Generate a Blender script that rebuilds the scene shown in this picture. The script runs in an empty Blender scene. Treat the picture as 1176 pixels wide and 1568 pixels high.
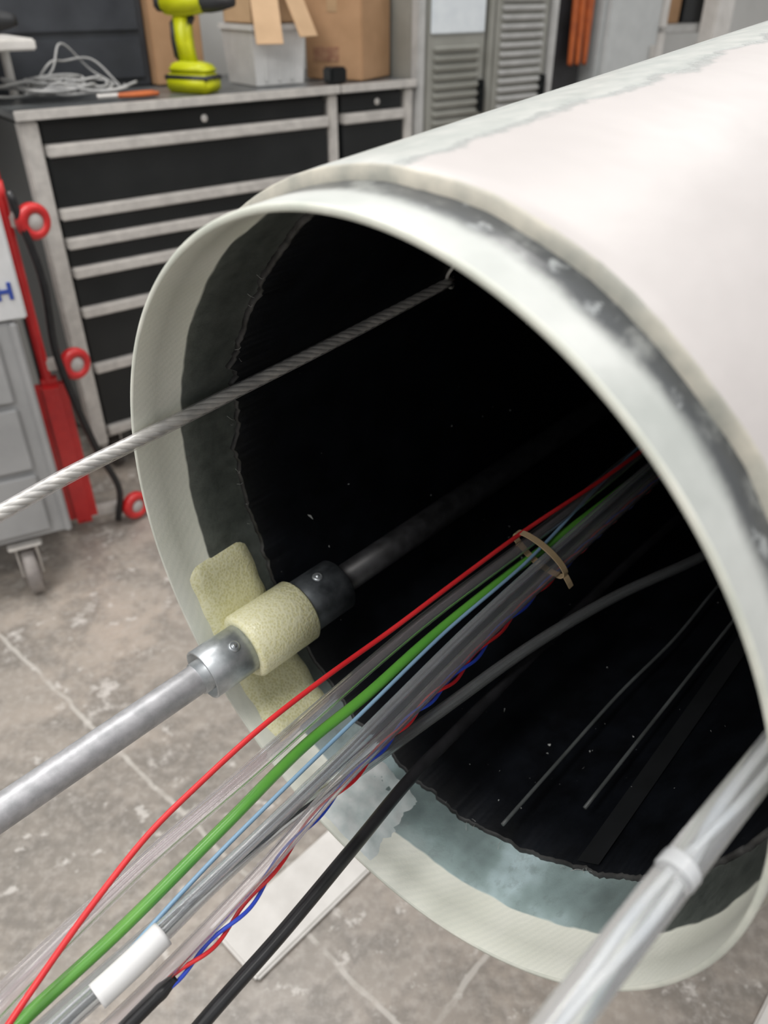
import bpy, bmesh, math, random
from mathutils import Vector, Matrix, noise
random.seed(4)
scn=bpy.context.scene
scn.view_settings.view_transform='Standard'
# ---------------------------------------------------------------- materials
def newmat(name):
    m=bpy.data.materials.new(name);m.use_nodes=True
    nt=m.node_tree;b=nt.nodes['Principled BSDF'];return m,nt,b
def ramp(nt,fac,stops):
    r=nt.nodes.new('ShaderNodeValToRGB');e=r.color_ramp.elements
    e[0].position=stops[0][0];e[0].color=(*stops[0][1],1)
    e[1].position=stops[-1][0];e[1].color=(*stops[-1][1],1)
    for p,c in stops[1:-1]:
        x=e.new(p);x.color=(*c,1)
    nt.links.new(fac,r.inputs[0]);return r.outputs[0]
def noisen(nt,vec,scale,detail=4,rough=.55):
    n=nt.nodes.new('ShaderNodeTexNoise');n.inputs['Scale'].default_value=scale;n.inputs['Detail'].default_value=detail
    n.inputs['Roughness'].default_value=rough
    if vec is not None: nt.links.new(vec,n.inputs['Vector'])
    return n.outputs['Fac']
def math_(nt,op,a,b=None,c=None):
    n=nt.nodes.new('ShaderNodeMath');n.operation=op
    for i,x in enumerate((a,b,c)):
        if x is None: continue
        if isinstance(x,(int,float)): n.inputs[i].default_value=x
        else: nt.links.new(x,n.inputs[i])
    return n.outputs[0]
def mixc(nt,f,a,b):
    n=nt.nodes.new('ShaderNodeMix');n.data_type='RGBA'
    for s,x in ((n.inputs[0],f),(n.inputs[6],a),(n.inputs[7],b)):
        if isinstance(x,(int,float)): s.default_value=x
        elif isinstance(x,tuple): s.default_value=(*x,1)
        else: nt.links.new(x,s)
    return n.outputs[2]
def bump(nt,b,h,st=.3,d=.002):
    n=nt.nodes.new('ShaderNodeBump');n.inputs['Strength'].default_value=st;n.inputs['Distance'].default_value=d
    nt.links.new(h,n.inputs['Height']);nt.links.new(n.outputs[0],b.inputs['Normal'])
def objco(nt): return nt.nodes.new('ShaderNodeTexCoord').outputs['Object']
def simple(name,c1,c2=None,rough=.5,metal=0,scale=20,bst=0,bd=.001,coat=0,lo=.35,hi=.65,detail=4):
    m,nt,b=newmat(name);co=objco(nt);f=noisen(nt,co,scale,detail)
    if c2 is None: c2=tuple(x*.85 for x in c1)
    nt.links.new(ramp(nt,f,[(lo,c2),(hi,c1)]),b.inputs['Base Color'])
    b.inputs['Roughness'].default_value=rough;b.inputs['Metallic'].default_value=metal
    if coat: b.inputs['Coat Weight'].default_value=coat
    if bst: bump(nt,b,f,bst,bd)
    return m
def clearmat(name,tint=(.95,.95,.96),edge=.5,base=.05,col=(.8,.8,.82),gl=1.0):
    m,nt,b=newmat(name)
    b.inputs['Base Color'].default_value=(*col,1);b.inputs['Roughness'].default_value=.3
    tr=nt.nodes.new('ShaderNodeBsdfTransparent');tr.inputs[0].default_value=(*tint,1)
    lw=nt.nodes.new('ShaderNodeLayerWeight');lw.inputs[0].default_value=.5
    f2=math_(nt,'POWER',lw.outputs['Facing'],2.0)
    f=math_(nt,'MULTIPLY_ADD',f2,edge,base)
    mx=nt.nodes.new('ShaderNodeMixShader');nt.links.new(f,mx.inputs[0]);nt.links.new(tr.outputs[0],mx.inputs[1]);nt.links.new(b.outputs[0],mx.inputs[2])
    gb=nt.nodes.new('ShaderNodeBsdfGlossy');gb.inputs['Roughness'].default_value=.12
    fr=nt.nodes.new('ShaderNodeFresnel');fr.inputs[0].default_value=1.45
    geo=nt.nodes.new('ShaderNodeNewGeometry')
    k=math_(nt,'MULTIPLY',math_(nt,'MULTIPLY',fr.outputs[0],gl),math_(nt,'SUBTRACT',1.0,geo.outputs['Backfacing']))
    m2=nt.nodes.new('ShaderNodeMixShader');nt.links.new(k,m2.inputs[0]);nt.links.new(mx.outputs[0],m2.inputs[1]);nt.links.new(gb.outputs[0],m2.inputs[2])
    nt.links.new(m2.outputs[0],nt.nodes['Material Output'].inputs[0]);return m
def glassmat(name,col,rough=.04,ior=1.42,trans=1.0):
    m,nt,b=newmat(name)
    f=noisen(nt,objco(nt),12,2)
    nt.links.new(ramp(nt,f,[(.35,tuple(c*.96 for c in col)),(.65,col)]),b.inputs['Base Color'])
    b.inputs['Roughness'].default_value=rough;b.inputs['IOR'].default_value=ior;b.inputs['Transmission Weight'].default_value=trans
    return m

# ---------------------------------------------------------------- geometry helpers
def link(o,parent=None):
    scn.collection.objects.link(o)
    if parent is not None: o.parent=parent
    return o
def meshobj(name,verts,faces,mats,parent=None,smooth=True,mw=None,fm=None):
    me=bpy.data.meshes.new(name);me.from_pydata([tuple(v) for v in verts],[],faces)
    for m in (mats if isinstance(mats,(list,tuple)) else [mats]): me.materials.append(m)
    if fm:
        for p,i in zip(me.polygons,fm): p.material_index=i
    for p in me.polygons: p.use_smooth=smooth
    me.update();o=bpy.data.objects.new(name,me);link(o,parent)
    if mw is not None: o.matrix_world=mw
    return o
def empty(name,mw):
    e=bpy.data.objects.new(name,None);e.empty_display_size=.1;link(e);e.matrix_world=mw;return e
def box(name,lo,hi,mat,parent=None,bev=.004,mw=None,rot=None):
    c=Vector([(a+b)/2 for a,b in zip(lo,hi)]);s=[abs(b-a) for a,b in zip(lo,hi)]
    bm=bmesh.new();bmesh.ops.create_cube(bm,size=1)
    for v in bm.verts: v.co=Vector((v.co.x*s[0],v.co.y*s[1],v.co.z*s[2]))
    if bev: bmesh.ops.bevel(bm,geom=bm.edges[:],offset=min(bev,min(s)*.45),segments=2,affect='EDGES')
    for v in bm.verts:
        if rot is not None: v.co=rot@v.co
        v.co+=c
    me=bpy.data.meshes.new(name);bm.to_mesh(me);bm.free();me.materials.append(mat)
    o=bpy.data.objects.new(name,me);link(o,parent)
    if mw is not None:o.matrix_world=mw
    return o
def catmull(pts,per=10):
    P=[Vector(p) for p in pts];P=[2*P[0]-P[1]]+P+[2*P[-1]-P[-2]];out=[]
    for i in range(1,len(P)-2):
        a,b,c,d=P[i-1:i+3]
        l0=max((b-a).length,1e-6);l1=max((c-b).length,1e-6);l2=max((d-c).length,1e-6)
        m1=((c-b)/l1*l0+(b-a)/l0*l1)/(l0+l1)*l1
        m2=((d-c)/l2*l1+(c-b)/l1*l2)/(l1+l2)*l1
        for k in range(per):
            t=k/per;t2=t*t;t3=t2*t
            out.append(b*(2*t3-3*t2+1)+m1*(t3-2*t2+t)+c*(-2*t3+3*t2)+m2*(t3-t2))
    out.append(P[-2]);return out
def frames(path):
    T=[(path[min(i+1,len(path)-1)]-path[max(i-1,0)]).normalized() for i in range(len(path))]
    a=T[0].orthogonal().normalized();F=[]
    for t in T:
        a=(a-t*a.dot(t)).normalized();F.append((a,t.cross(a)))
    return T,F
def sweepdata(path,r,seg=14,cap=True,flip=False):
    T,F=frames(path);V=[];Fc=[]
    for i,p in enumerate(path):
        rr=r[min(i,len(r)-1)] if isinstance(r,(list,tuple)) else r
        for k in range(seg):
            a=2*math.pi*k/seg;V.append(p+F[i][0]*math.cos(a)*rr+F[i][1]*math.sin(a)*rr)
    n=len(path)
    for i in range(n-1):
        for k in range(seg):
            k2=(k+1)%seg;Fc.append((i*seg+k,i*seg+k2,(i+1)*seg+k2,(i+1)*seg+k))
    if cap:
        Fc.append(tuple(reversed(range(seg))));Fc.append(tuple(range((n-1)*seg,n*seg)))
    if flip: Fc=[tuple(reversed(f)) for f in Fc]
    return V,Fc
def sweep(name,pts,r,mat,parent=None,mw=None,seg=14,per=10,smooth=True):
    path=catmull(pts,per) if per else [Vector(p) for p in pts]
    V,F=sweepdata(path,r,seg);return meshobj(name,V,F,mat,parent,smooth,mw)
def hollow(name,pts,r,ri,mat,parent=None,mw=None,seg=28,per=12):
    path=catmull(pts,per);V,F=sweepdata(path,r,seg,False);V2,F2=sweepdata(path,ri,seg,False,True)
    o=len(V);F+=[tuple(i+o for i in f) for f in F2];n=len(path)
    for k in range(seg):
        k2=(k+1)%seg;F.append((k2,k,o+k,o+k2));e=(n-1)*seg;F.append((e+k,e+k2,o+e+k2,o+e+k))
    return meshobj(name,V+V2,F,mat,parent,True,mw)
def strands(name,pts,n,R,r,pitch,mats,parent=None,mw=None,seg=8,step=.004,phase=0):
    base=catmull(pts,20)
    path=[base[0]]
    for a,b in zip(base[:-1],base[1:]):
        Ln=(b-a).length;k=max(1,int(Ln/step))
        for j in range(1,k+1): path.append(a.lerp(b,j/k))
    T,F=frames(path);V=[];Fc=[];fm=[]
    for q in range(n):
        Ln=0;sp=[]
        for i,p in enumerate(path):
            if i: Ln+=(p-path[i-1]).length
            a=2*math.pi*(q/n+Ln/pitch+.10*math.sin(Ln*23))+phase
            sp.append(p+F[i][0]*math.cos(a)*R+F[i][1]*math.sin(a)*R)
        v,f=sweepdata(sp,r,seg);o=len(V);V+=v;Fc+=[tuple(i+o for i in x) for x in f];fm+=[q%len(mats)]*len(f)
    return meshobj(name,V,Fc,mats,parent,True,mw,fm)
def lathe(name,prof,mat,parent=None,mw=None,seg=32,closed=False,smooth=True):
    V=[];F=[]
    for r,z in prof:
        for k in range(seg):
            a=2*math.pi*k/seg;V.append((r*math.cos(a),r*math.sin(a),z))
    m=len(prof)
    for i in range(m if closed else m-1):
        j=(i+1)%m
        for k in range(seg):
            k2=(k+1)%seg;F.append((i*seg+k,i*seg+k2,j*seg+k2,j*seg+k))
    return meshobj(name,V,F,mat,parent,smooth,mw)

# ---------------------------------------------------------------- tube frame
U=Vector((.7294,-.6841,0)).normalized();Nn=Vector((.6814,.7264,.0888));Nn=(Nn-U*Nn.dot(U)).normalized();Vv=(-Nn).cross(U).normalized()
O=Vector((-.014,.3773,.9216))
TM=Matrix(((U.x,Vv.x,-Nn.x,O.x),(U.y,Vv.y,-Nn.y,O.y),(U.z,Vv.z,-Nn.z,O.z),(0,0,0,1)))
def L(s,u,v): return Vector((u/100,v/100,-s/100))     # cm: s along axis (inwards), u right, v up
g1,g2=-.0746,.0385
def ringp(R,a,s):
    c,d=math.cos(a),math.sin(a)
    return Vector((R*((1+g1)*c+g2*d),R*(g2*c+(1-g1)*d),-s))
def loft(name,rows,mats,parent,rowmat=None,seg=256,jag=None):
    V=[];F=[];fm=[]
    for i,(R,s) in enumerate(rows):
        for k in range(seg):
            a=2*math.pi*k/seg
            dR,ds=jag(i,a) if jag else (0,0)
            V.append(ringp(R+dR,a,s+ds))
    m=len(rows)
    for i in range(m-1):
        j=(i+1)%m
        for k in range(seg):
            k2=(k+1)%seg
            F.append((i*seg+k,j*seg+k,j*seg+k2,i*seg+k2));fm.append(rowmat[i] if rowmat else 0)
    return meshobj(name,V,F,mats,parent,True,None,fm)

def tubeco(nt):
    co=objco(nt);sp=nt.nodes.new('ShaderNodeSeparateXYZ');nt.links.new(co,sp.inputs[0])
    s=math_(nt,'MULTIPLY',sp.outputs[2],-1.0)
    ang=math_(nt,'ARCTAN2',sp.outputs[1],sp.outputs[0])
    return co,s,ang
def smooth(nt,x,a,b):
    n=nt.nodes.new('ShaderNodeMapRange');n.interpolation_type='SMOOTHSTEP'
    nt.links.new(x,n.inputs[0]);n.inputs[1].default_value=a;n.inputs[2].default_value=b;return n.outputs[0]
# outer gelcoat
m_gel,nt,b=newmat('white_gelcoat');co,s,ang=tubeco(nt)
nz=noisen(nt,co,9,3);fine=noisen(nt,co,60,3)
base=ramp(nt,nz,[(.3,(.525,.495,.482)),(.7,(.585,.553,.540))])
edge=math_(nt,'ADD',ang,math_(nt,'MULTIPLY_ADD',noisen(nt,co,16,5,.7),.20,-.10))
k1=smooth(nt,edge,1.50,1.53)
base=mixc(nt,k1,base,ramp(nt,fine,[(.3,(.43,.455,.435)),(.7,(.54,.55,.525))]))
line=math_(nt,'SUBTRACT',1.0,smooth(nt,math_(nt,'ABSOLUTE',math_(nt,'SUBTRACT',edge,1.51)),.004,.026))
base=mixc(nt,math_(nt,'MULTIPLY',line,.6),base,(.28,.31,.30))
line2=math_(nt,'SUBTRACT',1.0,smooth(nt,math_(nt,'ABSOLUTE',math_(nt,'SUBTRACT',edge,1.70)),.003,.02))
base=mixc(nt,math_(nt,'MULTIPLY',line2,.45),base,(.32,.35,.34))
nt.links.new(base,b.inputs['Base Color']);b.inputs['Roughness'].default_value=.38;b.inputs['Specular IOR Level'].default_value=.4
bump(nt,b,math_(nt,'ADD',math_(nt,'MULTIPLY',k1,.6),math_(nt,'MULTIPLY_ADD',fine,.12,nz)),.45,.005)
# pale sleeve exterior
m_sle,nt,b=newmat('pale_fiberglass_sleeve');co,s,ang=tubeco(nt)
n1=noisen(nt,co,14,4);n2=noisen(nt,co,38,5,.65)
base=ramp(nt,n1,[(.3,(.46,.485,.46)),(.5,(.56,.58,.555)),(.7,(.65,.665,.64))])
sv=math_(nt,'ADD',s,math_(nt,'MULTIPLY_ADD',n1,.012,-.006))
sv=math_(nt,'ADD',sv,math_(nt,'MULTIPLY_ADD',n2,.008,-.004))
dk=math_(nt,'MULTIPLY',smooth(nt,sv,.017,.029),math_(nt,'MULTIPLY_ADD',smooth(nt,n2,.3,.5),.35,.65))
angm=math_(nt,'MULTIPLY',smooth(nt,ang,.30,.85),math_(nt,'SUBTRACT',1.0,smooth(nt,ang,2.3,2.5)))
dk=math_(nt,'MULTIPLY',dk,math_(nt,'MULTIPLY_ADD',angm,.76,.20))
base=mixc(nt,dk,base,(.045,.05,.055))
lt_=math_(nt,'MULTIPLY',smooth(nt,n2,.59,.66),smooth(nt,sv,.02,.030))
base=mixc(nt,math_(nt,'MULTIPLY',lt_,.5),base,(.58,.61,.61))
nt.links.new(base,b.inputs['Base Color']);b.inputs['Roughness'].default_value=.30;b.inputs['Coat Weight'].default_value=.12
bump(nt,b,math_(nt,'MULTIPLY_ADD',n2,.3,n1),.35,.003)
# inner pale band -> green-grey
m_inn,nt,b=newmat('bare_fiberglass_inner');co,s,ang=tubeco(nt)
n1=noisen(nt,co,12,4);n2=noisen(nt,co,80,5,.7);n3=noisen(nt,co,7,4)
pale=ramp(nt,n1,[(.3,(.76,.78,.68)),(.7,(.87,.88,.80))])
wv=nt.nodes.new('ShaderNodeTexWave');wv.inputs['Scale'].default_value=60;wv.bands_direction='DIAGONAL';wv.inputs['Distortion'].default_value=2;nt.links.new(co,wv.inputs[0])
pale=mixc(nt,math_(nt,'MULTIPLY',wv.outputs['Fac'],.12),pale,(.55,.60,.54))
bot_glow=math_(nt,'SUBTRACT',1.0,smooth(nt,math_(nt,'ABSOLUTE',math_(nt,'ADD',ang,1.42)),.3,.9))
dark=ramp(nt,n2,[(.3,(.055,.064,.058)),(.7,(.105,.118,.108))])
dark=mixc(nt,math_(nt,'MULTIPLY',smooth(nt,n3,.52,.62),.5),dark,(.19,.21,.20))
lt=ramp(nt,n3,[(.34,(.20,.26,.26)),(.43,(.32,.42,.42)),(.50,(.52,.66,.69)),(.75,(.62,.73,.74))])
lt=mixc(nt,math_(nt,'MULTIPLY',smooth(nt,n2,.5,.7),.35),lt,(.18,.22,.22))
grn=mixc(nt,bot_glow,dark,lt)  # glow through the translucent wall painted in: paler blue-green towards the bottom
sv=math_(nt,'ADD',s,math_(nt,'MULTIPLY_ADD',noisen(nt,co,22,2),.006,-.003))
col=mixc(nt,smooth(nt,sv,.0425,.0445),pale,grn)
nt.links.new(col,b.inputs['Base Color']);b.inputs['Roughness'].default_value=.35
bump(nt,b,n2,.25,.002)
# black liner
m_lin,nt,b=newmat('black_resin_liner');co,s,ang=tubeco(nt)
n1=noisen(nt,co,25,5,.65);v=nt.nodes.new('ShaderNodeTexVoronoi');v.inputs['Scale'].default_value=70;nt.links.new(co,v.inputs[0])
sp=math_(nt,'MULTIPLY',math_(nt,'SUBTRACT',1.0,smooth(nt,v.outputs['Distance'],.03,.07)),smooth(nt,noisen(nt,co,11,2),.52,.62))
base=mixc(nt,math_(nt,'MULTIPLY',sp,.25),ramp(nt,n1,[(.35,(.0018,.0022,.0032)),(.75,(.0065,.008,.0115))]),(.35,.37,.37))
nt.links.new(base,b.inputs['Base Color']);b.inputs['Roughness'].default_value=.5;b.inputs['Specular IOR Level'].default_value=.2
bump(nt,b,n1,.3,.003)
m_edge=simple('cream_laminate_edge',(.56,.53,.45),(.34,.34,.30),.5,0,40)
m_rim=simple('cut_laminate_edge',(.76,.77,.69),(.60,.63,.56),.4,0,30)
m_ledge=simple('black_liner_edge',(.05,.05,.05),(.008,.008,.008),.5,0,60)

tube=empty('fiberglass_tube',TM)
def nj(a,sc,seed=0): return noise.noise(Vector((math.cos(a)*sc+seed,math.sin(a)*sc,seed*1.7)))
rows=[(.280,.60),(.280,.06),(.280,.03),(.280,.0010),(.2794,.0),(.2766,.0),(.2760,.0010),(.2760,.02),(.2760,.0435),(.2752,.0445),(.2752,.07),(.2752,.16)]
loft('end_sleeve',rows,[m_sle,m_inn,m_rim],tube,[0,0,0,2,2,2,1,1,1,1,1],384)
def jo(i,a):
    if i in(2,3,4,5): return (0, nj(a,7,1)*.0022+nj(a,40,3)*.0009)
    return (0,0)
loft('outer_shell',[(.287,2.6),(.287,.2),(.287,.055),(.2868,.0425),(.2858,.0410),(.2795,.040)],[m_gel,m_edge],tube,[0,0,0,1,1],384,jo)
def jl(i,a):
    if i<=2:
        k=1+1.2*math.exp(-((math.degrees(a)%360-155)/25)**2)
        return (0,(nj(a,6,5)*.004+nj(a,22,6)*.0032+nj(a,70,7)*.002)*k)
    return (nj(a,9,8)*.0005,0)
loft('inner_liner',[(.2756,.095),(.272,.0945),(.2705,.0965),(.270,.14),(.270,.3),(.270,2.6)],[m_ledge,m_lin],tube,[0,0,1,1,1],512,jl)
loft('end_bulkhead',[(.287,2.6),(.27,2.6),(.14,2.6),(.001,2.6)],[m_gel],tube,None,96)

# cured resin on the lower lip
V=[];F=[]
NA,NS=40,30
for i in range(NA+1):
    for j in range(NS+1):
        a=math.radians(-114+20*i/NA)+.03*nj(j*.2,2,4);s=.004+.088*j/NS
        e=min(i,NA-i)/6;e2=min(j,NS-j)/5;k=max(0,min(1,e,e2))
        h=k*(.0022+.0016*noise.noise(Vector((i*.15,j*.2,2)))+.0006*noise.noise(Vector((i*.6,j*.6,5))))-.0006
        V.append(ringp(.2758-h,a,s))
for i in range(NA):
    for j in range(NS):
        q=i*(NS+1)+j;F.append((q,q+1,q+NS+2,q+NS+1))
meshobj('resin_patch',V,F,simple('resin_patch_mat',(.86,.89,.89),(.60,.69,.69),.16,0,38,.25,.002,.6),tube)
m_chip=simple('resin_chip',(.5,.52,.5),(.3,.3,.3),.6,0,200)
V=[];F=[]
def chip(a,s,sz):
    c=ringp(.2690,a,s);o=len(V)
    pts=[Vector((random.uniform(-1,1),random.uniform(-1,1),random.uniform(-1,1))).normalized()*sz*random.uniform(.6,1.1) for _ in range(4)]
    for p in pts: V.append(c+p)
    F.extend([(o,o+1,o+2),(o,o+2,o+3),(o,o+3,o+1),(o+1,o+3,o+2)])
for a,s,sz in [(-79,.204,.0065),(-164,.162,.0055),(-81,.212,.003),(-95,.22,.003),(-76,.13,.0025),(-70,.2,.003),(-84,.3,.004)]: chip(math.radians(a),s,sz)
for _ in range(110): chip(math.radians(random.uniform(-178,-10)),random.uniform(.11,.55),random.uniform(.0005,.0016))
meshobj('resin_chips',V,F,m_chip,tube,False)
V=[];F=[]
for q in range(26):
    a=math.radians(random.choice([random.uniform(135,200),random.uniform(-95,-50),random.uniform(135,200)]));s=.094+random.uniform(-.003,.004)
    p0=ringp(.2715,a,s);d=Vector((random.uniform(-1,1),random.uniform(-1,1),random.uniform(.2,1.2))).normalized()*random.uniform(.004,.013)
    p0i=ringp(.2690,a,s)
    v,f=sweepdata(catmull([p0,p0i+d*.4,p0i+d+Vector((.001,.002,0))],4),.00022,4);o=len(V);V+=v;F+=[tuple(i+o for i in x) for x in f]
meshobj('loose_fibres',V,F,m_chip,tube)

# ---------------------------------------------------------------- rod assembly
m_alu=simple('brushed_aluminium',(.52,.52,.54),(.38,.385,.40),.46,.5,90)
m_zinc=simple('galvanised_collar',(.55,.58,.60),(.36,.39,.41),.36,.7,70)
m_dkcol=simple('dark_collar',(.10,.11,.12),(.04,.045,.05),.4,.5,60)
m_carb=simple('carbon_rod',(.030,.030,.033),(.012,.012,.013),.45,0,80)
m_hole=simple('bore_shade',(.01,.01,.01),None,.9)
m_yel,nt,b=newmat('yellow_honeycomb_foam');co=objco(nt)
v=nt.nodes.new('ShaderNodeTexVoronoi');v.inputs['Scale'].default_value=380;nt.links.new(co,v.inputs[0])
base=mixc(nt,math_(nt,'MULTIPLY',smooth(nt,v.outputs['Distance'],.3,.6),.5),ramp(nt,noisen(nt,co,25,3),[(.3,(.68,.655,.35)),(.7,(.81,.78,.48))]),(.93,.92,.70))
nt.links.new(base,b.inputs['Base Color']);b.inputs['Roughness'].default_value=.34
bump(nt,b,v.outputs['Distance'],.35,.001)
def rodp(s): return L(s,-19.65+.029*s,-14.0-.025*s)
rod=empty('metal_rod_assembly',TM)
sweep('aluminium_rod',[rodp(-75),rodp(-40),rodp(-10),rodp(1.5)],.0140,m_alu,rod,per=4,seg=48)
sweep('rod_end_ferrule',[rodp(-2.8),rodp(3)],.0156,m_zinc,rod,per=1,seg=48)
sweep('carbon_rod_inner',[rodp(13),rodp(60),rodp(150),rodp(255)],.0150,m_carb,rod,per=3,seg=28)
def rodlathe(name,s0,s1,ro,ri,mat,bev=.001,seg=64):
    a=rodp(s0);b_=rodp(s1);d=(b_-a);Ln=d.length;q=d.to_track_quat('Z','Y').to_matrix().to_4x4();q.translation=a
    prof=[(ri,0),(ro-bev,0),(ro,bev),(ro,Ln-bev),(ro-bev,Ln),(ri,Ln)]
    o=lathe(name,prof,mat,rod,None,seg,True);o.matrix_local=q;return o
rodlathe('front_collar',-2.2,3.4,.0245,.0226,m_zinc,.0006)
rodlathe('collar_shade_ring',-.2,3.0,.0227,.0150,m_hole)  # black ring stands in for the shade inside the hollow collar
rodlathe('foam_sleeve',2.4,9.4,.0330,.021,m_yel,.003)
rodlathe('rear_collar',9.2,14.4,.0280,.0148,m_dkcol,.0015)
def rivet(name,s,ang,r):
    p=rodp(s);d=(rodp(10)-rodp(0)).normalized();x=Vector((1,0,0));x=(x-d*x.dot(d)).normalized();y=d.cross(x)
    o_=x*math.cos(ang)+y*math.sin(ang)
    q=o_.to_track_quat('Z','Y').to_matrix().to_4x4();q.translation=p+o_*r
    o=lathe(name,[(0.0001,.0030),(.0018,.0028),(.0021,.0014),(.0034,.0020),(.0050,.0014),(.0054,0)],m_zinc,rod,None,24);o.matrix_local=q
def angfor(vec):
    d=(rodp(10)-rodp(0)).normalized();x=Vector((1,0,0));x=(x-d*x.dot(d)).normalized();y=d.cross(x);return math.atan2(vec.dot(y),vec.dot(x))
up=angfor(Vector((.55,.83,0)))
rivet('rivet_front',.9,up-.1,.0243);rivet('rivet_rear',11.8,up-.5,.0277)
V=[];F=[]
seg=60;rowsS=18;a0,a1=-168,-125
for i in range(seg+1):
    for j in range(rowsS+1):
        t=i/seg;w=j/rowsS
        s=.016+.070*w+.003*nj(t*3,3,9)
        e=min(t,1-t)*seg/4;e2=min(w,1-w)*rowsS/3;k=min(1,math.sqrt(max(0,min(e,1)))*math.sqrt(max(0,min(e2,1))))
        cw=max(0,abs(w-.5)-.3)/.2
        da=(.035*cw**2)*(1 if t<.5 else -1)*(max(0,abs(t-.5)*2-.6)/.4)
        a=math.radians(a0+(a1-a0)*t)+da
        V.append(ringp(.2765-.0060*k,a,s))
for i in range(seg):
    for j in range(rowsS):
        q=i*(rowsS+1)+j;F.append((q,q+1,q+rowsS+2,q+rowsS+1))
meshobj('foam_saddle_strap',V,F,m_yel,rod)

# ---------------------------------------------------------------- cables & ropes
m_rope=simple('braided_rope_strand',(.80,.79,.73),(.52,.52,.49),.35,.1,60,coat=.4)
m_rope2=simple('pale_rope_core',(.86,.87,.86),(.62,.67,.73),.35,0,22,coat=.3)
m_red=simple('red_insulation',(.78,.035,.04),(.62,.02,.025),.35)
m_green=simple('green_hose_mat',(.14,.42,.06),(.10,.36,.05),.25,coat=.6)
m_blue=simple('blue_insulation',(.04,.10,.66),(.03,.07,.55),.35)
m_lblue=simple('light_blue_insulation',(.26,.43,.60),(.22,.37,.53),.35)
m_blk=simple('black_rubber',(.018,.018,.02),(.01,.01,.011),.28,0,60)
m_clr=clearmat('clear_sheath_mat',(.96,.95,.96),.5,.06,(.84,.82,.83))
m_gls=glassmat('clear_vinyl',(.975,.95,.965),.04,1.38,.95)
m_gls2=glassmat('clear_vinyl_blueish',(.93,.95,.975),.05,1.38,.88)
m_gls3=glassmat('milky_vinyl',(.93,.945,.955),.08,1.40,.80)
m_glsd=glassmat('dull_vinyl',(.80,.82,.83),.10,1.38,.93)
m_lab=simple('white_label_sleeve_mat',(.80,.80,.79),(.70,.70,.70),.35,0,15)
m_spl=glassmat('splice_tape',(.90,.92,.94),.12,1.45,.45)
m_tan=simple('tan_cable_tie',(.62,.47,.29),(.45,.33,.19),.5)
m_grey=simple('grey_cord',(.10,.11,.11),(.055,.06,.06),.5)
C=lambda l:[L(*p) for p in l]
CAMT=(-23.1,26.8,40.0)
def push(l,k): return [tuple(CAMT[i]+k*(p[i]-CAMT[i]) for i in range(3)) for p in l]
rope_p=C([(-60,-22.6,8.8),(-30,-22.6,8.9),(-11.4,-22.6,8.9),(-6.3,-22.7,9.1),(-1,-22.7,9.1),(9.1,-22.7,9.1),(19.5,-22.7,9.1),(37.4,-22.9,9.3)])
r1=empty('stay_rope',TM)
strands('strands',rope_p,5,.0028,.0024,.052,[m_rope],r1)
sweep('clear_sheath',rope_p,.0059,m_clr,r1,seg=24)
sweep('rope_knot',C([(37.4,-22.9,9.3),(38.5,-23.3,9.8),(38.5,-22.2,11.2),(37.3,-21.8,11.5),(36.6,-22.6,10.2),(38.2,-23.4,8.2),(39.2,-23.9,8.3)]),.0022,m_rope,r1,seg=8)
sweep('rope_tail',C([(38.4,-22.6,10.6),(37.8,-21.4,11.0),(36.8,-20.9,12.0),(36.6,-21.4,13.2)]),.0012,m_rope,r1,seg=8)
r2=empty('stay_rope',TM)
p2=C([(-60,22.4,9),(-30,22.6,9),(-12.4,22.7,9),(-8.8,22.9,9),(-4.2,23.2,9),(-1.1,23.4,8.9),(2.7,23.7,8.9),(30,24.0,8.6)])
strands('strands',p2,2,.0022,.0014,.26,[m_rope2],r2,seg=12,phase=1)
sweep('clear_sheath',p2,.0080,m_gls3,r2,seg=32)
sweep('rope_splice',C([(-5.1,23.12,9),(-4.85,23.14,9),(-4.6,23.16,9),(-4.35,23.2,9)]),[.0079,.0082,.0085,.0086]+[.0086]*24+[.0085,.0083,.0079],m_spl,r2,seg=24)
def wire(name,l,r,mat,**k):
    return sweep(name,C(l),r,mat,None,TM,**k)
def vtube(name,l,r,mat,parent=None):
    return hollow(name,C(l),r,r*.70,mat,parent,TM if parent is None else None)
def ext(l):
    p,q=l[0],l[1];d=[(p[i]-q[i]) for i in range(3)];n_=math.sqrt(sum(x*x for x in d));d=[x/n_ for x in d]
    a=[p[i]+d[i]*8 for i in range(3)];a[2]-=1.0
    b_=[p[i]+d[i]*20 for i in range(3)];b_[2]-=7
    c_=[p[i]+d[i]*34 for i in range(3)];c_[2]-=30
    return [tuple(c_),tuple(b_),tuple(a)]+l
wire('red_wire',ext([(-25.1,-4.7,-10.6),(-19.6,-6.1,-9.8),(-14.9,-6.9,-9.1),(-10.1,-7.3,-8.9),(-4.4,-7.5,-8.7),(1.6,-7.4,-8.8),(9.7,-7,-9.1),(18.2,-6.7,-9.3),(28,-6.3,-9.6),(41,-5.3,-10.2),(90,-5,-12)]),.0022,m_red)
wire('green_hose',ext([(-26.8,-4.8,-12.8),(-19.8,-4.9,-12.7),(-10.7,-5.4,-12.4),(-1,-5.9,-12.1),(4.4,-5.7,-12.2),(12.4,-5.8,-12.2),(22.8,-5.5,-12.3),(37.9,-4.7,-12.8),(90,-4,-15)]),.0046,m_green,seg=20)
wire('blue_wire',ext([(-14.1,-4.0,-12.7),(-6.5,-4.3,-12.3),(3.8,-4.6,-12),(14.2,-4.9,-11.7),(26.2,-4.8,-11.8),(43.6,-5.8,-11.3),(90,-6,-13)]),.0017,m_lblue)
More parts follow.
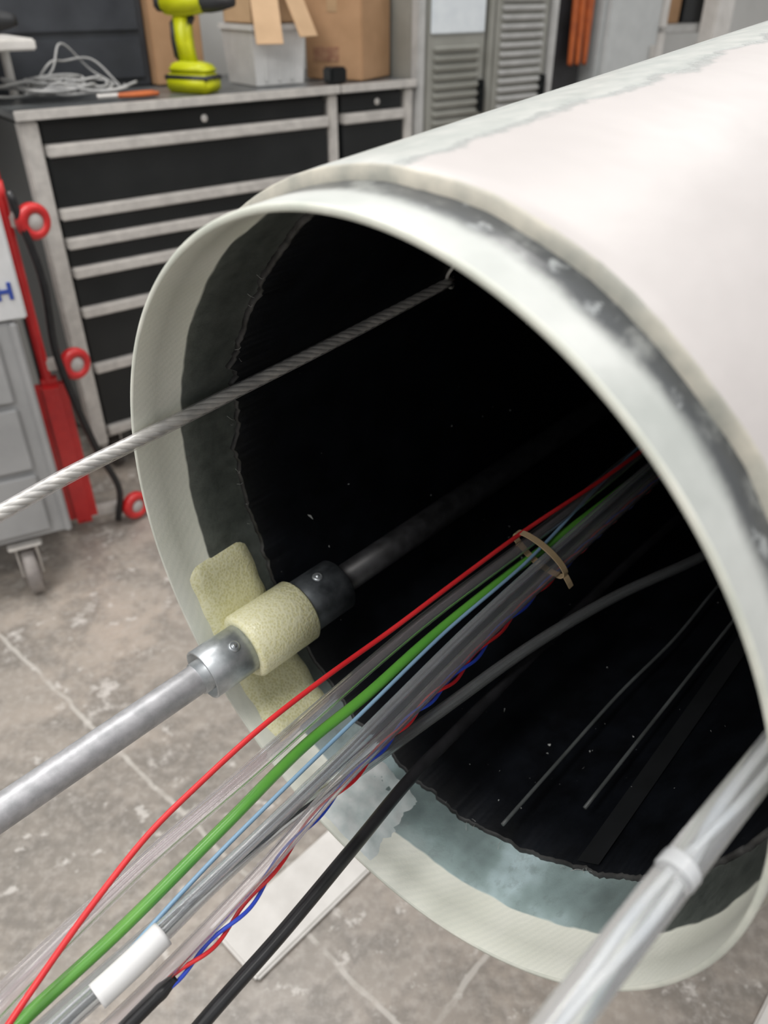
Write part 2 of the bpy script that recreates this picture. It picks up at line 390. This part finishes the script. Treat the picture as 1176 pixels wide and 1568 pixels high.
vtube('clear_tube',ext([(-27.2,-5.7,-11.3),(-17.2,-6.5,-10.9),(-5.7,-6.6,-10.9),(2.9,-6.7,-10.7),(12.7,-6.7,-10.7),(27.7,-6,-11.1),(90,-6,-13)]),.0062,m_gls)
vtube('clear_tube',ext([(-26,-4.2,-14.2),(-19.7,-3.9,-13.9),(-10.2,-3.4,-13.5),(-2,-3.5,-13.3),(5.5,-3.4,-13.3),(14.5,-3.7,-13.1),(28,-3.8,-13.1),(90,-3,-16)]),.0062,m_gls2)
vtube('clear_tube',ext([(-27,-7.2,-12.5),(-17.2,-7.5,-12.3),(-5.7,-7.6,-12.1),(2.9,-7.6,-11.9),(12.7,-7.4,-11.9),(27.7,-6.8,-12.1),(90,-7.5,-14)]),.0056,m_gls)
lt=empty('labelled_clear_tube',TM)
k_=[.955,.955,.968,.985]
pts_=[(-25,-3.6,-14.6),(-19.8,-3.5,-14.6),(-13,-3.7,-14.5),(-7,-3.5,-14.6),(1.3,-2.6,-15.1),(10.1,-1.6,-15.6),(22,-.2,-16.3),(32,1.7,-17),(46,5.6,-18.2),(70,9,-22)]
pts_=[push([p],k_[i])[0] if i<4 else p for i,p in enumerate(pts_)]
hollow('tube',C(ext(pts_)),.0056,.0041,m_glsd,lt)
sweep('core_cord',C(ext(pts_)),.0013,m_grey,lt,seg=8)
sweep('label_sleeve',C(push([(-22.8,-3.5,-14.6),(-20,-3.5,-14.6),(-17.6,-3.6,-14.6)],.955)),.0088,m_lab,lt,seg=28)
vtube('clear_tube',ext([(-26,-1.4,-14.8),(-19.7,-1.3,-14.5),(-10.2,-1.4,-13.7),(-2,-1.9,-13.0),(5.5,-2.1,-12.9),(14.5,-2.4,-12.7),(28,-2.5,-12.7),(90,-2,-14)]),.0056,m_gls)
vtube('clear_tube',ext([(-26,-3.0,-12.6),(-19.7,-2.8,-12.4),(-10.2,-2.7,-12.0),(-2,-2.9,-12.0),(5.5,-3.2,-11.9),(14.5,-3.5,-11.7),(28,-3.7,-11.8),(90,-4,-14)]),.0044,m_gls2)
wire('black_wire',ext([(-19.7,-2.8,-12.4),(-10.2,-2.7,-12.0),(-2,-2.9,-12.0),(5.5,-3.2,-11.9),(14.5,-3.5,-11.7),(28,-3.7,-11.8),(90,-4,-14)]),.0011,m_blk)
tp=empty('twisted_wire_pair',TM)
pp=push([(-19.5,.3,-12.8),(-15.7,.4,-12.8),(-11.5,.1,-12.6),(-8.5,-.5,-12.3),(-5.1,-.8,-12.2),(0,-1,-12.1),(6.3,-1.2,-12),(11.3,-1.1,-12),(17.2,-1.4,-11.9),(28.1,-1.6,-11.7),(80,-1.5,-14)],1.04)
strands('pair',C(pp),2,.0024,.0015,.070,[m_red,m_blue],tp,seg=10,phase=.6)
hs=ext(push([(-25,.4,-13.0),(-20.6,.3,-12.8),(-18.8,.3,-12.8)],1.04))
n_=5*10+1
sweep('heat_shrink',C(hs),[.0050]*(n_-8)+[.0052,.0052,.0049,.0044,.0040,.0036,.003,.0028],m_blk,tp)
wire('black_cable',ext([(-18.8,1.2,-18.5),(-11.5,.9,-18.3),(-3.5,.3,-18.1),(5,-.3,-17.8),(9.3,-.3,-17.8),(30,-.5,-18.5),(80,0,-22)]),.0053,m_blk,seg=20)
ring=[]
for k in range(25):
    a=2*math.pi*k/24;ca,sa=math.cos(a),math.sin(a)
    ring.append(L(28+.3*ca,-4.1+2.7*ca+.55*sa,-11.25-1.45*ca+1.05*sa))
ring+=[L(28.3,-1.0,-13.1),L(28.5,-.7,-13.9)]
V=[];F=[]
path=catmull(ring,4)
for i,p in enumerate(path):
    c=L(28,-4.1,-11.25);o_=(p-c).normalized()
    for dz,dr in ((-.0036,0),(.0036,0),(.0036,.0012),(-.0036,.0012)): V.append(p+Vector((0,0,dz))+o_*dr)
for i in range(len(path)-1):
    for k in range(4): F.append((i*4+k,i*4+(k+1)%4,i*4+4+(k+1)%4,i*4+4+k))
meshobj('cable_tie',V,F,m_tan,None,False,TM)
wire('wall_cord',[(9,5.8,-24.6),(17,5.9,-24.7),(28.3,6.1,-24.8),(39.6,6.8,-24.9),(47.6,6.7,-25.0),(90,7,-25.1)],.0018,m_grey,seg=8)
wire('wall_cord',[(14,10.8,-22.8),(40,10.9,-22.9),(58,11,-23),(95,11,-23.1)],.0018,m_grey,seg=8)
V=[];F=[]
for j in range(41):
    s=.10+.012*j
    for k in range(5):
        a=math.radians(-57+5*k/4-3*j/40);V.append(ringp(.2685,a,s))
for j in range(40):
    for k in range(4):
        q=j*5+k;F.append((q,q+1,q+6,q+5))
meshobj('liner_tape',V,F,simple('dark_tape',(.016,.017,.019),(.010,.011,.012),.45),tube)

# ---------------------------------------------------------------- tube stand
m_wht=simple('white_painted_timber',(.74,.72,.69),(.62,.60,.57),.5,0,15)
SD=Vector((.684,.7294,0)) ; SR=Vector((.7294,-.684,0))
SM=Matrix(((SR.x,SD.x,0,O.x),(SR.y,SD.y,0,O.y),(0,0,1,0),(0,0,0,1)))
st=empty('tube_stand',SM)
for nme,x0,x1,ys in (('runner_1',-.40,-.29,.04),('runner_2',.30,.42,-.08)):
    box(nme,(x0,ys,0.0),(x1,1.9,.012),m_wht,st)
for y in (.9,1.7):
    zc=.9216+y*.089
    box('cross_foot_%d'%(y*10),(-.42,y-.05,.012),(.44,y+.05,.08),m_wht,st)
    box('post_a%d'%(y*10),(-.36,y-.04,.08),(-.28,y+.04,zc-.05),m_wht,st)
    box('post_b%d'%(y*10),(.30,y-.04,.08),(.38,y+.04,zc-.05),m_wht,st)
    box('cradle_%d'%(y*10),(-.36,y-.04,zc-.42),(.38,y+.04,zc-.325),m_wht,st)

# ---------------------------------------------------------------- room
m_fl,nt,b=newmat('polished_concrete_floor');co=objco(nt)
n1=noisen(nt,co,1.7,5,.6);n2=noisen(nt,co,7,7,.72);n3=noisen(nt,co,55,4,.6);n4=noisen(nt,co,19,4,.6)
base=ramp(nt,n1,[(.3,(.24,.22,.195)),(.5,(.355,.315,.275)),(.7,(.52,.44,.37))])
base=mixc(nt,math_(nt,'MULTIPLY',smooth(nt,n2,.42,.60),.6),base,(.155,.145,.13))
base=mixc(nt,math_(nt,'MULTIPLY',smooth(nt,n2,.58,.68),.75),base,(.68,.64,.60))
base=mixc(nt,math_(nt,'MULTIPLY',smooth(nt,n4,.60,.68),.6),base,(.74,.71,.67))
base=mixc(nt,math_(nt,'MULTIPLY',smooth(nt,n3,.42,.7),.35),base,(.54,.50,.46))
bk=nt.nodes.new('ShaderNodeTexBrick');bk.offset=.37;bk.inputs['Scale'].default_value=1.0;bk.inputs['Mortar Size'].default_value=.006
bk.inputs['Brick Width'].default_value=2.3;bk.inputs['Row Height'].default_value=.78;bk.inputs['Mortar Smooth'].default_value=.6
mp=nt.nodes.new('ShaderNodeMapping');mp.inputs['Rotation'].default_value=(0,0,math.radians(42));mp.inputs['Location'].default_value=(.3,.35,0)
nt.links.new(co,mp.inputs[0])
wob=nt.nodes.new('ShaderNodeVectorMath');wob.operation='ADD'
wsc=nt.nodes.new('ShaderNodeVectorMath');wsc.operation='SCALE';wsc.inputs['Scale'].default_value=.02
nn=nt.nodes.new('ShaderNodeTexNoise');nn.inputs['Scale'].default_value=14;nt.links.new(co,nn.inputs['Vector'])
nt.links.new(nn.outputs['Color'],wsc.inputs[0]);nt.links.new(mp.outputs[0],wob.inputs[0]);nt.links.new(wsc.outputs[0],wob.inputs[1]);nt.links.new(wob.outputs[0],bk.inputs[0])
base=mixc(nt,math_(nt,'MULTIPLY',math_(nt,'MULTIPLY',bk.outputs['Fac'],smooth(nt,n2,.36,.55)),.55),base,(.68,.65,.60))
nt.links.new(base,b.inputs['Base Color'])
nt.links.new(math_(nt,'MULTIPLY_ADD',n2,.40,.12),b.inputs['Roughness'])
bump(nt,b,n3,.15,.002)
box('floor',(-6,-3,-.1),(8,8,0),m_fl,None,0)
BM=Matrix(((.787,-.617,0,-.885),(.617,.787,0,2.1),(0,0,1,0),(0,0,0,1)))
m_wall=simple('wall_paint',(.62,.62,.60),(.56,.56,.54),.7,0,4)
box('wall_back',(-4,.64,0),(6,.74,3.2),m_wall,None,0,BM)

# ---- tool chest
m_bk=simple('black_drawer_gloss',(.012,.014,.015),(.006,.008,.009),.20,0,6)
m_bk.node_tree.nodes['Principled BSDF'].inputs['Specular IOR Level'].default_value=.5
m_st=simple('satin_steel',(.70,.675,.64),(.56,.54,.515),.36,.35,30)
m_top=simple('worn_worktop',(.15,.16,.165),(.07,.075,.08),.3,.1,9)
m_rub=simple('caster_rubber',(.10,.09,.085),(.06,.055,.05),.6)
def caster(parent,x,y,r,matw=None,pre=''):
    m=Matrix.Translation((x,y,r))@Matrix.Rotation(math.pi/2,4,'Y')
    o=lathe(pre+'wheel',[(.001,-.016),(r*.5,-.018),(r*.55,-.012),(r*.9,-.016),(r,-.010),(r,.010),(r*.9,.016),(r*.55,.012),(r*.5,.018),(.001,.016)],matw or m_rub,parent,None,32);o.matrix_local=m
    box(pre+'fork_a',(x-.026,y-.02,r*.8),(x-.021,y+.03,r*2.25),m_st,parent)
    box(pre+'fork_b',(x+.021,y-.02,r*.8),(x+.026,y+.03,r*2.25),m_st,parent)
    box(pre+'plate',(x-.04,y-.04,r*2.2),(x+.04,y+.05,r*2.32),m_st,parent)
def chest(name,t0,t1,rails,pl=True):
    e=empty(name,BM)
    box('carcass',(t0,.03,.15),(t1,.5,1.02),m_bk,e)
    box('worktop',(t0-.01*pl,-.01,1.025),(t1,.52,1.045),m_top,e)
    box('worktop_edge',(t0-.01*pl,-.018,1.024),(t1,-.008,1.047),m_st,e,.002)
    if pl: box('post_left',(t0,0,.12),(t0+.045,.04,1.02),m_st,e)
    box('post_right',(t1-.035,0,.12),(t1,.04,1.02),m_st,e)
    a=t0+(.05 if pl else .01);c=t1-.04
    zz=rails
    for i,z in enumerate(zz):
        box('rail_%d'%i,(a,-.012,z-.015),(c,.03,z+.014),m_st,e,.004)
        lo=(zz[i+1]+.016) if i+1<len(zz) else None
        if lo: box('drawer_%d'%i,(a,.004,lo),(c,.035,z-.017),m_bk,e,.004)
    box('lock_plate',(a,.01,.968),(c,.035,1.012),m_bk,e)
    o=lathe('lock_barrel',[(.001,.004),(.008,.004),(.010,0)],m_st,e,None,20);o.matrix_local=Matrix.Translation(((a+c)/2+.02,.008,.99))@Matrix.Rotation(math.pi/2,4,'X')
    for x in (t0+.08,t1-.08):
        for y in (.08,.42): caster(e,x,y,.055,None,'c%d%d_'%(x*10,y*10))
    return e
R_=[.951,.798,.723,.645,.534,.367,.165]
chest('tool_chest',0,.945,R_)
chest('tool_chest',.95,1.245,R_,False)

# ---- lockers
m_lk=simple('grey_green_locker',(.34,.34,.31),(.28,.28,.25),.45,.1,8)
m_lkp=simple('light_grey_post',(.50,.50,.49),(.42,.42,.41),.45)
lk=empty('louvred_locker',BM)
box('body',(1.255,.02,.05),(1.90,.5,2.0),m_lk,lk)
box('post_1',(1.255,-.01,.0),(1.285,.03,2.0),m_lkp,lk)
box('post_2',(1.565,-.01,.05),(1.585,.03,2.0),m_lk,lk);box('post_3',(1.87,-.01,0),(1.90,.03,2.0),m_lkp,lk)
for d,(x0,x1) in enumerate(((1.295,1.555),(1.595,1.86))):
    box('door_%d'%d,(x0,.0,.1),(x1,.02,1.95),m_lk,lk)
    z=.2
    while z<1.85:
        if not(d==0 and 1.14<z<1.48) and not (.42<z<.52):
            box('louvre',(x0+.03,-.014,z),(x1-.03,.004,z+.012),m_lkp if d else m_lk,lk,.003,rot=Matrix.Rotation(.5,3,'X'))
        z+=.027
    box('handle_%d'%d,(x1-.028,-.03,.93),(x1-.016,0,1.03),m_bk,lk)
box('window_card',(1.31,-.008,1.165),(1.545,0,1.45),simple('white_card',(.75,.80,.83),(.68,.73,.77),.35),lk)
m_or=simple('orange_cord_mat',(.50,.12,.025),(.36,.08,.02),.5)
rk=empty('hanging_cord_rack',BM)
box('back_panel',(1.915,.05,.0),(2.115,.09,2.0),simple('dark_panel',(.03,.03,.035),(.02,.02,.02),.6),rk)
box('upright',(1.903,.0,0),(1.915,.4,2.0),m_bk,rk)
for i in range(3):
    x=1.99+.04*i
    sweep('cord_%d'%i,[(x,.03,1.9),(x-.01,.02,1.6),(x+.01,.01,1.25),(x+.02,.01,1.05),(x+.035,.02,1.2),(x+.03,.03,1.7)],.010,m_or,rk,seg=10)
wc=empty('white_cabinet',BM)
box('body',(2.15,0,.03),(2.50,.5,2.0),simple('white_cabinet_paint',(.50,.52,.52),(.45,.47,.47),.4),wc)
box('door_panel',(2.17,-.02,.08),(2.48,0,1.95),simple('white_cabinet_door',(.55,.57,.57),(.5,.52,.52),.35),wc)
box('handle',(2.44,-.045,.9),(2.455,-.02,1.1),m_st,wc)
sh=empty('storage_shelf',BM)
for x in (2.54,3.0):
    for y in (.02,.46): box('upright',(x,y,0),(x+.05,y+.04,2.1),m_wht,sh)
box('front_column',(2.80,-.06,0),(2.92,.01,2.1),m_wht,sh)
for z in (.3,.75,1.13,1.6): box('shelf_board',(2.54,.02,z),(3.05,.5,z+.03),m_lkp,sh)
m_cb=simple('cardboard',(.46,.275,.15),(.39,.23,.12),.7,0,12)
m_cb2=simple('cardboard_light',(.62,.42,.25),(.54,.36,.21),.7,0,12)
box('parcel_1',(2.6,.1,1.16),(2.78,.4,1.36),m_cb,sh);box('parcel_2',(2.8,.1,1.16),(2.98,.4,1.3),m_bk,sh);box('parcel_3',(2.62,.1,.78),(2.9,.4,1.0),m_cb2,sh)

# ---- on the chest
zt=1.0475
cb=empty('cardboard_box',BM@Matrix.Translation((1.105,.16,zt))@Matrix.Rotation(math.radians(-64),4,'Z'))
box('carton',(-.10,-.10,0),(.10,.10,.245),m_cb,cb,.003)
box('top_flap_left',(-.098,-.103,.2455),(-.003,.103,.249),m_cb2,cb,.001);box('top_flap_right',(.003,-.103,.2455),(.098,.103,.249),m_cb2,cb,.001)
box('tape',(-.018,-.1015,.18),(.018,.1015,.2465),simple('packing_tape',(.5,.34,.2),None,.2),cb,.001)
box('print_label',(-.07,-.102,.05),(.02,-.099,.09),simple('label_ink',(.28,.13,.08),(.40,.24,.14),.6,0,60),cb,0)
wb=empty('white_storage_bin',BM@Matrix.Translation((.725,.10,zt)))
m_bin=simple('white_plastic',(.72,.72,.71),(.64,.64,.63),.35)
V=[];F=[];W_=.165
def sq(z,g):
    for x,y in ((-g,-g),(W_+g,-g),(W_+g,W_+g),(-g,W_+g)): V.append((x,y,z))
for z,g in ((0,.0),(.14,.008),(.141,.014),(.155,.014),(.155,.006),(.01,-.006)): sq(z,g)
for i in range(5):
    for k in range(4): F.append((i*4+k,i*4+(k+1)%4,i*4+4+(k+1)%4,i*4+4+k))
F.append((3,2,1,0));F.append((20,21,22,23))
meshobj('bin',V,F,m_bin,wb,False)
for k in range(3): box('rib_%d'%k,(.03+.045*k,-.006,.01),(.04+.045*k,.004,.135),m_bin,wb,.002)
oc=empty('open_cardboard_box',BM@Matrix.Translation((.725,.10,zt+.1565)))
for nme,lo,hi in (('side_a',(0,0,0),(.005,W_,.1)),('side_b',(W_-.005,0,0),(W_,W_,.1)),('side_c',(0,0,0),(W_,.005,.1)),('side_d',(0,W_-.005,0),(W_,W_,.1)),('base',(0,0,0),(W_,W_,.005))):
    box(nme,lo,hi,m_cb2,oc,.001)
def flap(n_,p,w,h,rx,rz,par,mat):
    o=box(n_,(-w/2,-.002,0),(w/2,.002,h),mat,par,.001);o.matrix_local=Matrix.Translation(p)@Matrix.Rotation(rz,4,'Z')@Matrix.Rotation(rx,4,'X')
flap('flap_a',(.04,-.003,.1),.078,.16,2.75,-.35,oc,m_cb2);flap('flap_b',(.125,-.003,.1),.078,.15,2.65,.30,oc,m_cb2);flap('flap_c',(W_/2,W_,.1),.15,.08,-.35,0,oc,m_cb)
flap('flap_d',(0,W_/2,.1),.14,.08,.4,1.57,oc,m_cb)
box('small_black_case',(.925,-.0,zt),(.985,.05,zt+.045),m_bk,None,.006,BM)
og=empty('dark_tool_cabinet',BM)
m_dk=simple('dark_grey_metal',(.055,.06,.07),(.035,.038,.045),.4,.2,8)
box('cabinet',(-.25,.33,zt),(.50,.52,zt+.5),m_dk,og)
for i in range(4): box('cab_drawer_%d'%i,(-.23,.32,zt+.02+.12*i),(.48,.332,zt+.125+.12*i),m_dk,og)
box('brown_carton',(.505,.30,zt),(.665,.45,zt+.24),m_cb,None,.003,BM)
ld=empty('white_shelf_ledge',BM)
box('board',(-.45,.06,1.165),(.10,.30,1.19),m_wht,ld);box('leg_a',(.07,.26,zt),(.09,.28,1.165),m_wht,ld)
box('leg_c',(-.25,.1,zt),(-.22,.13,1.165),m_dk,ld)

m_lime=simple('lime_plastic',(.62,.64,.006),(.52,.56,.006),.4)
m_dgr=simple('charcoal_plastic',(.03,.032,.034),(.02,.02,.022),.45)
def driver(name,mw):
    e=empty(name,mw)
    def P(nme,prof,w,mat,bev=.006):
        bm=bmesh.new();vs=[bm.verts.new((x,-w/2,z)) for x,z in prof];f=bm.faces.new(vs)
        r=bmesh.ops.extrude_face_region(bm,geom=[f])
        for g in r['geom']:
            if isinstance(g,bmesh.types.BMVert): g.co.y+=w
        bmesh.ops.recalc_face_normals(bm,faces=bm.faces[:])
        bmesh.ops.bevel(bm,geom=bm.edges[:],offset=bev,segments=3,affect='EDGES')
        me=bpy.data.meshes.new(nme);bm.to_mesh(me);bm.free();me.materials.append(mat)
        for p in me.polygons:p.use_smooth=True
        o=bpy.data.objects.new(nme,me);link(o,e);return o
    P('motor_body',[(-.06,.185),(-.065,.205),(-.06,.235),(-.03,.245),(.05,.24),(.075,.23),(.075,.19),(.03,.178),(-.03,.176)],.062,m_lime,.009)
    P('motor_cap',[(-.078,.19),(-.078,.23),(-.058,.238),(-.055,.184)],.058,m_dgr,.006)
    P('handle',[(-.028,.06),(-.036,.12),(-.034,.185),(.018,.185),(.012,.12),(.022,.06)],.038,m_lime,.010)
    P('handle_grip',[(-.038,.075),(-.044,.12),(-.040,.17),(-.022,.17),(-.026,.12),(-.02,.075)],.040,m_dgr,.006)
    P('trigger',[(.010,.15),(.030,.175),(.012,.18),(.006,.15)],.02,m_dgr,.003)
    P('foot',[(-.055,.045),(-.05,.065),(-.02,.075),(.03,.072),(.062,.062),(.065,.045)],.07,m_lime,.007)
    P('battery',[(-.062,.0),(-.062,.045),(.068,.045),(.072,.028),(.068,.0)],.076,m_lime,.007)
    P('battery_band',[(-.064,.030),(-.064,.042),(.071,.042),(.073,.030)],.079,m_dgr,.003)
    o=lathe('chuck',[(.001,.07),(.012,.07),(.016,.055),(.022,.03),(.026,0),(.026,-.02)],m_dgr,e,None,32)
    o.matrix_local=Matrix.Translation((.085,0,.21))@Matrix.Rotation(math.pi/2,4,'Y');return e
driver('cordless_drill',BM@Matrix.Translation((.515,.09,zt))@Matrix.Rotation(math.radians(-62),4,'Z')@Matrix.Scale(1.02,4))
driver('cordless_drill',BM@Matrix.Translation((-.12,.17,1.231))@Matrix.Rotation(math.pi/2,4,'X'))
m_cab=simple('grey_cable',(.45,.45,.44),(.3,.3,.3),.5)
V=[];F=[]
for q in range(9):
    pts=[];cx=.06+random.uniform(-.05,.12);cy=.12+random.uniform(0,.08);rx=random.uniform(.04,.11)
    for k in range(12):
        a=k*.9+q;pts.append(Vector((cx+rx*math.cos(a)+.012*k,cy+rx*.6*math.sin(a)+random.uniform(-.01,.01),zt+.006+.006*q*.6+random.uniform(0,.02))))
    v,f=sweepdata(catmull(pts,8),.0038,8);o=len(V);V+=v;F+=[tuple(i+o for i in x) for x in f]
for q in range(2):
    pts=[(.1,.2,zt+.01),(.16,.18,zt+.06+.02*q),(.22,.24,zt+.12-.04*q),(.3,.26,zt+.05+.03*q),(.36,.22,zt+.01)]
    v,f=sweepdata(catmull(pts,8),.003,8);o=len(V);V+=v;F+=[tuple(i+o for i in x) for x in f]
meshobj('cable_tangle',V,F,m_cab,None,True,BM)
pl=empty('orange_pliers',BM@Matrix.Translation((.27,.04,zt)))
sweep('handle_a',[(0,0,.01),(.05,.015,.01),(.11,.012,.01)],.006,m_or,pl,seg=8);sweep('handle_b',[(0,0,.01),(.05,-.018,.01),(.11,-.015,.01)],.006,m_or,pl,seg=8)
sweep('jaws',[(0.005,0,.01),(-.02,0,.01),(-.05,.002,.01)],.007,m_st,pl,seg=8)

# ---- grey rolling cart, left
m_cart=simple('grey_cart_paint',(.38,.385,.39),(.31,.315,.32),.45,.1,6)
CM=Matrix.Translation((-.785,1.60,0))@Matrix.Rotation(math.radians(27),4,'Z')
ct=empty('rolling_cart',CM)
m_pan=simple('white_panel',(.66,.67,.68),(.60,.61,.62),.35)
box('lower_body',(-.5,0,.17),(0,.38,.705),m_cart,ct);box('upper_panel',(-.5,-.004,.71),(.030,.20,.97),m_pan,ct)
for z in (.19,.36,.53): box('cart_drawer',(-.46,-.012,z),(-.04,0,z+.155),m_cart,ct)
m_ink=simple('blue_ink',(.03,.07,.35),None,.5)
for k,(x0,x1,z0,z1) in enumerate(((-.018,-.010,.755,.79),(.006,.014,.755,.79),(-.010,.006,.768,.776),(-.075,-.067,.755,.79),(-.040,-.032,.755,.79),(-.067,-.040,.78,.79))): box('letter_%d'%k,(x0,-.007,z0),(x1,-.003,z1),m_ink,ct,0)
box('side_rib',(-.012,-.008,.17),(.006,.02,.705),m_cart,ct)
m_gc=simple('grey_caster',(.33,.30,.28),(.22,.2,.19),.5)
caster(ct,-.11,.03,.068,m_gc,'near_');caster(ct,-.42,.03,.068,m_gc,'far_')
caster(ct,-.11,.34,.068,None,'back_');caster(ct,-.42,.34,.068,None,'back2_')

# ---- red creeper stood on end
m_cr=simple('red_enamel',(.66,.025,.025),(.55,.015,.018),.3,coat=.3)
m_wr=simple('white_hub',(.6,.58,.56),None,.4)
cr=empty('mechanics_creeper',Matrix.Translation((-.855,1.84,0))@Matrix.Rotation(math.radians(24),4,'Z'))
sweep('side_rail',[(0,0,.03),(0,0,.3),(-.002,0,.6),(0,0,.94)],.013,m_cr,cr)
box('pad_lower',(-.035,-.03,.03),(.04,.03,.47),m_cr,cr,.018)
box('pad_frame',(-.02,.01,.05),(.005,.26,.90),m_dgr,cr,.01)
sweep('rail_back',[(-.005,.27,.0),(-.005,.27,.5),(-.005,.27,.94)],.013,m_cr,cr)
sweep('black_strap',[(.02,-.02,.92),(.045,-.04,.72),(.035,-.05,.55),(.05,-.05,.42),(.08,-.04,.25),(.11,-.03,.12),(.09,-.02,.02)],.009,m_blk,cr)
for i,(xx,z) in enumerate(((.055,.85),(.072,.5),(.145,.05))):
    o=lathe('caster_ring_%d'%i,[(.020,-.014),(.036,-.014),(.041,-.006),(.041,.006),(.036,.014),(.020,.014)],m_cr,cr,None,32,True);o.matrix_local=Matrix.Translation((xx,-.01,z))@Matrix.Rotation(math.pi/2,4,'X')@Matrix.Rotation(.5,4,'Y')
    o=lathe('caster_hub_%d'%i,[(.001,.012),(.019,.012),(.021,.004),(.021,-.004),(.019,-.012),(.001,-.012)],m_wr,cr,None,24);o.matrix_local=Matrix.Translation((xx,-.01,z))@Matrix.Rotation(math.pi/2,4,'X')@Matrix.Rotation(.5,4,'Y')
    box('caster_bracket_%d'%i,(.0,-.01,z-.012),(xx-.02,.01,z+.02),m_st,cr)

# ---------------------------------------------------------------- camera
cam=bpy.data.cameras.new('camera');co=bpy.data.objects.new('camera',cam);link(co)
co.location=(0,0,1.3);co.rotation_euler=(math.radians(56),0,0)
cam.sensor_fit='VERTICAL';cam.sensor_height=36;cam.lens=36*1200/1568;cam.clip_start=.02
cam.dof.use_dof=True;cam.dof.focus_distance=.62;cam.dof.aperture_fstop=6
scn.camera=co
# ---------------------------------------------------------------- light
w=bpy.data.worlds.new('world');scn.world=w;w.use_nodes=True
nt=w.node_tree;bg=nt.nodes['Background']
tc=nt.nodes.new('ShaderNodeTexCoord');sx=nt.nodes.new('ShaderNodeSeparateXYZ');nt.links.new(tc.outputs['Generated'],sx.inputs[0])
mr=nt.nodes.new('ShaderNodeMapRange');mr.interpolation_type='SMOOTHSTEP';nt.links.new(sx.outputs[2],mr.inputs[0])
mr.inputs[1].default_value=-.15;mr.inputs[2].default_value=.75;mr.inputs[3].default_value=0;mr.inputs[4].default_value=1
nt.links.new(ramp(nt,mr.outputs[0],[(0,(.42,.41,.40)),(.5,(.72,.72,.73)),(1,(1.0,1.0,1.0))]),bg.inputs[0]);bg.inputs[1].default_value=.82
def area(name,loc,sx,sy,p,rz=0,col=(1,.97,.94)):
    l=bpy.data.lights.new(name,'AREA');l.shape='RECTANGLE';l.size=sx;l.size_y=sy;l.energy=p;l.color=col
    o=bpy.data.objects.new(name,l);link(o);o.location=loc;o.rotation_euler=(0,0,rz);return o
area('ceiling_lamp',(.9,.2,2.9),1.6,.5,9,.7);area('ceiling_lamp',(-.9,1.2,2.9),1.6,.5,32,.7)
area('ceiling_lamp',(1.2,2.2,2.9),1.6,.5,12,.7);area('ceiling_lamp',(-1.2,-.8,2.9),1.6,.5,42,.7)  # last lamp: unseen, behind the camera, added to light the tube's inner rim
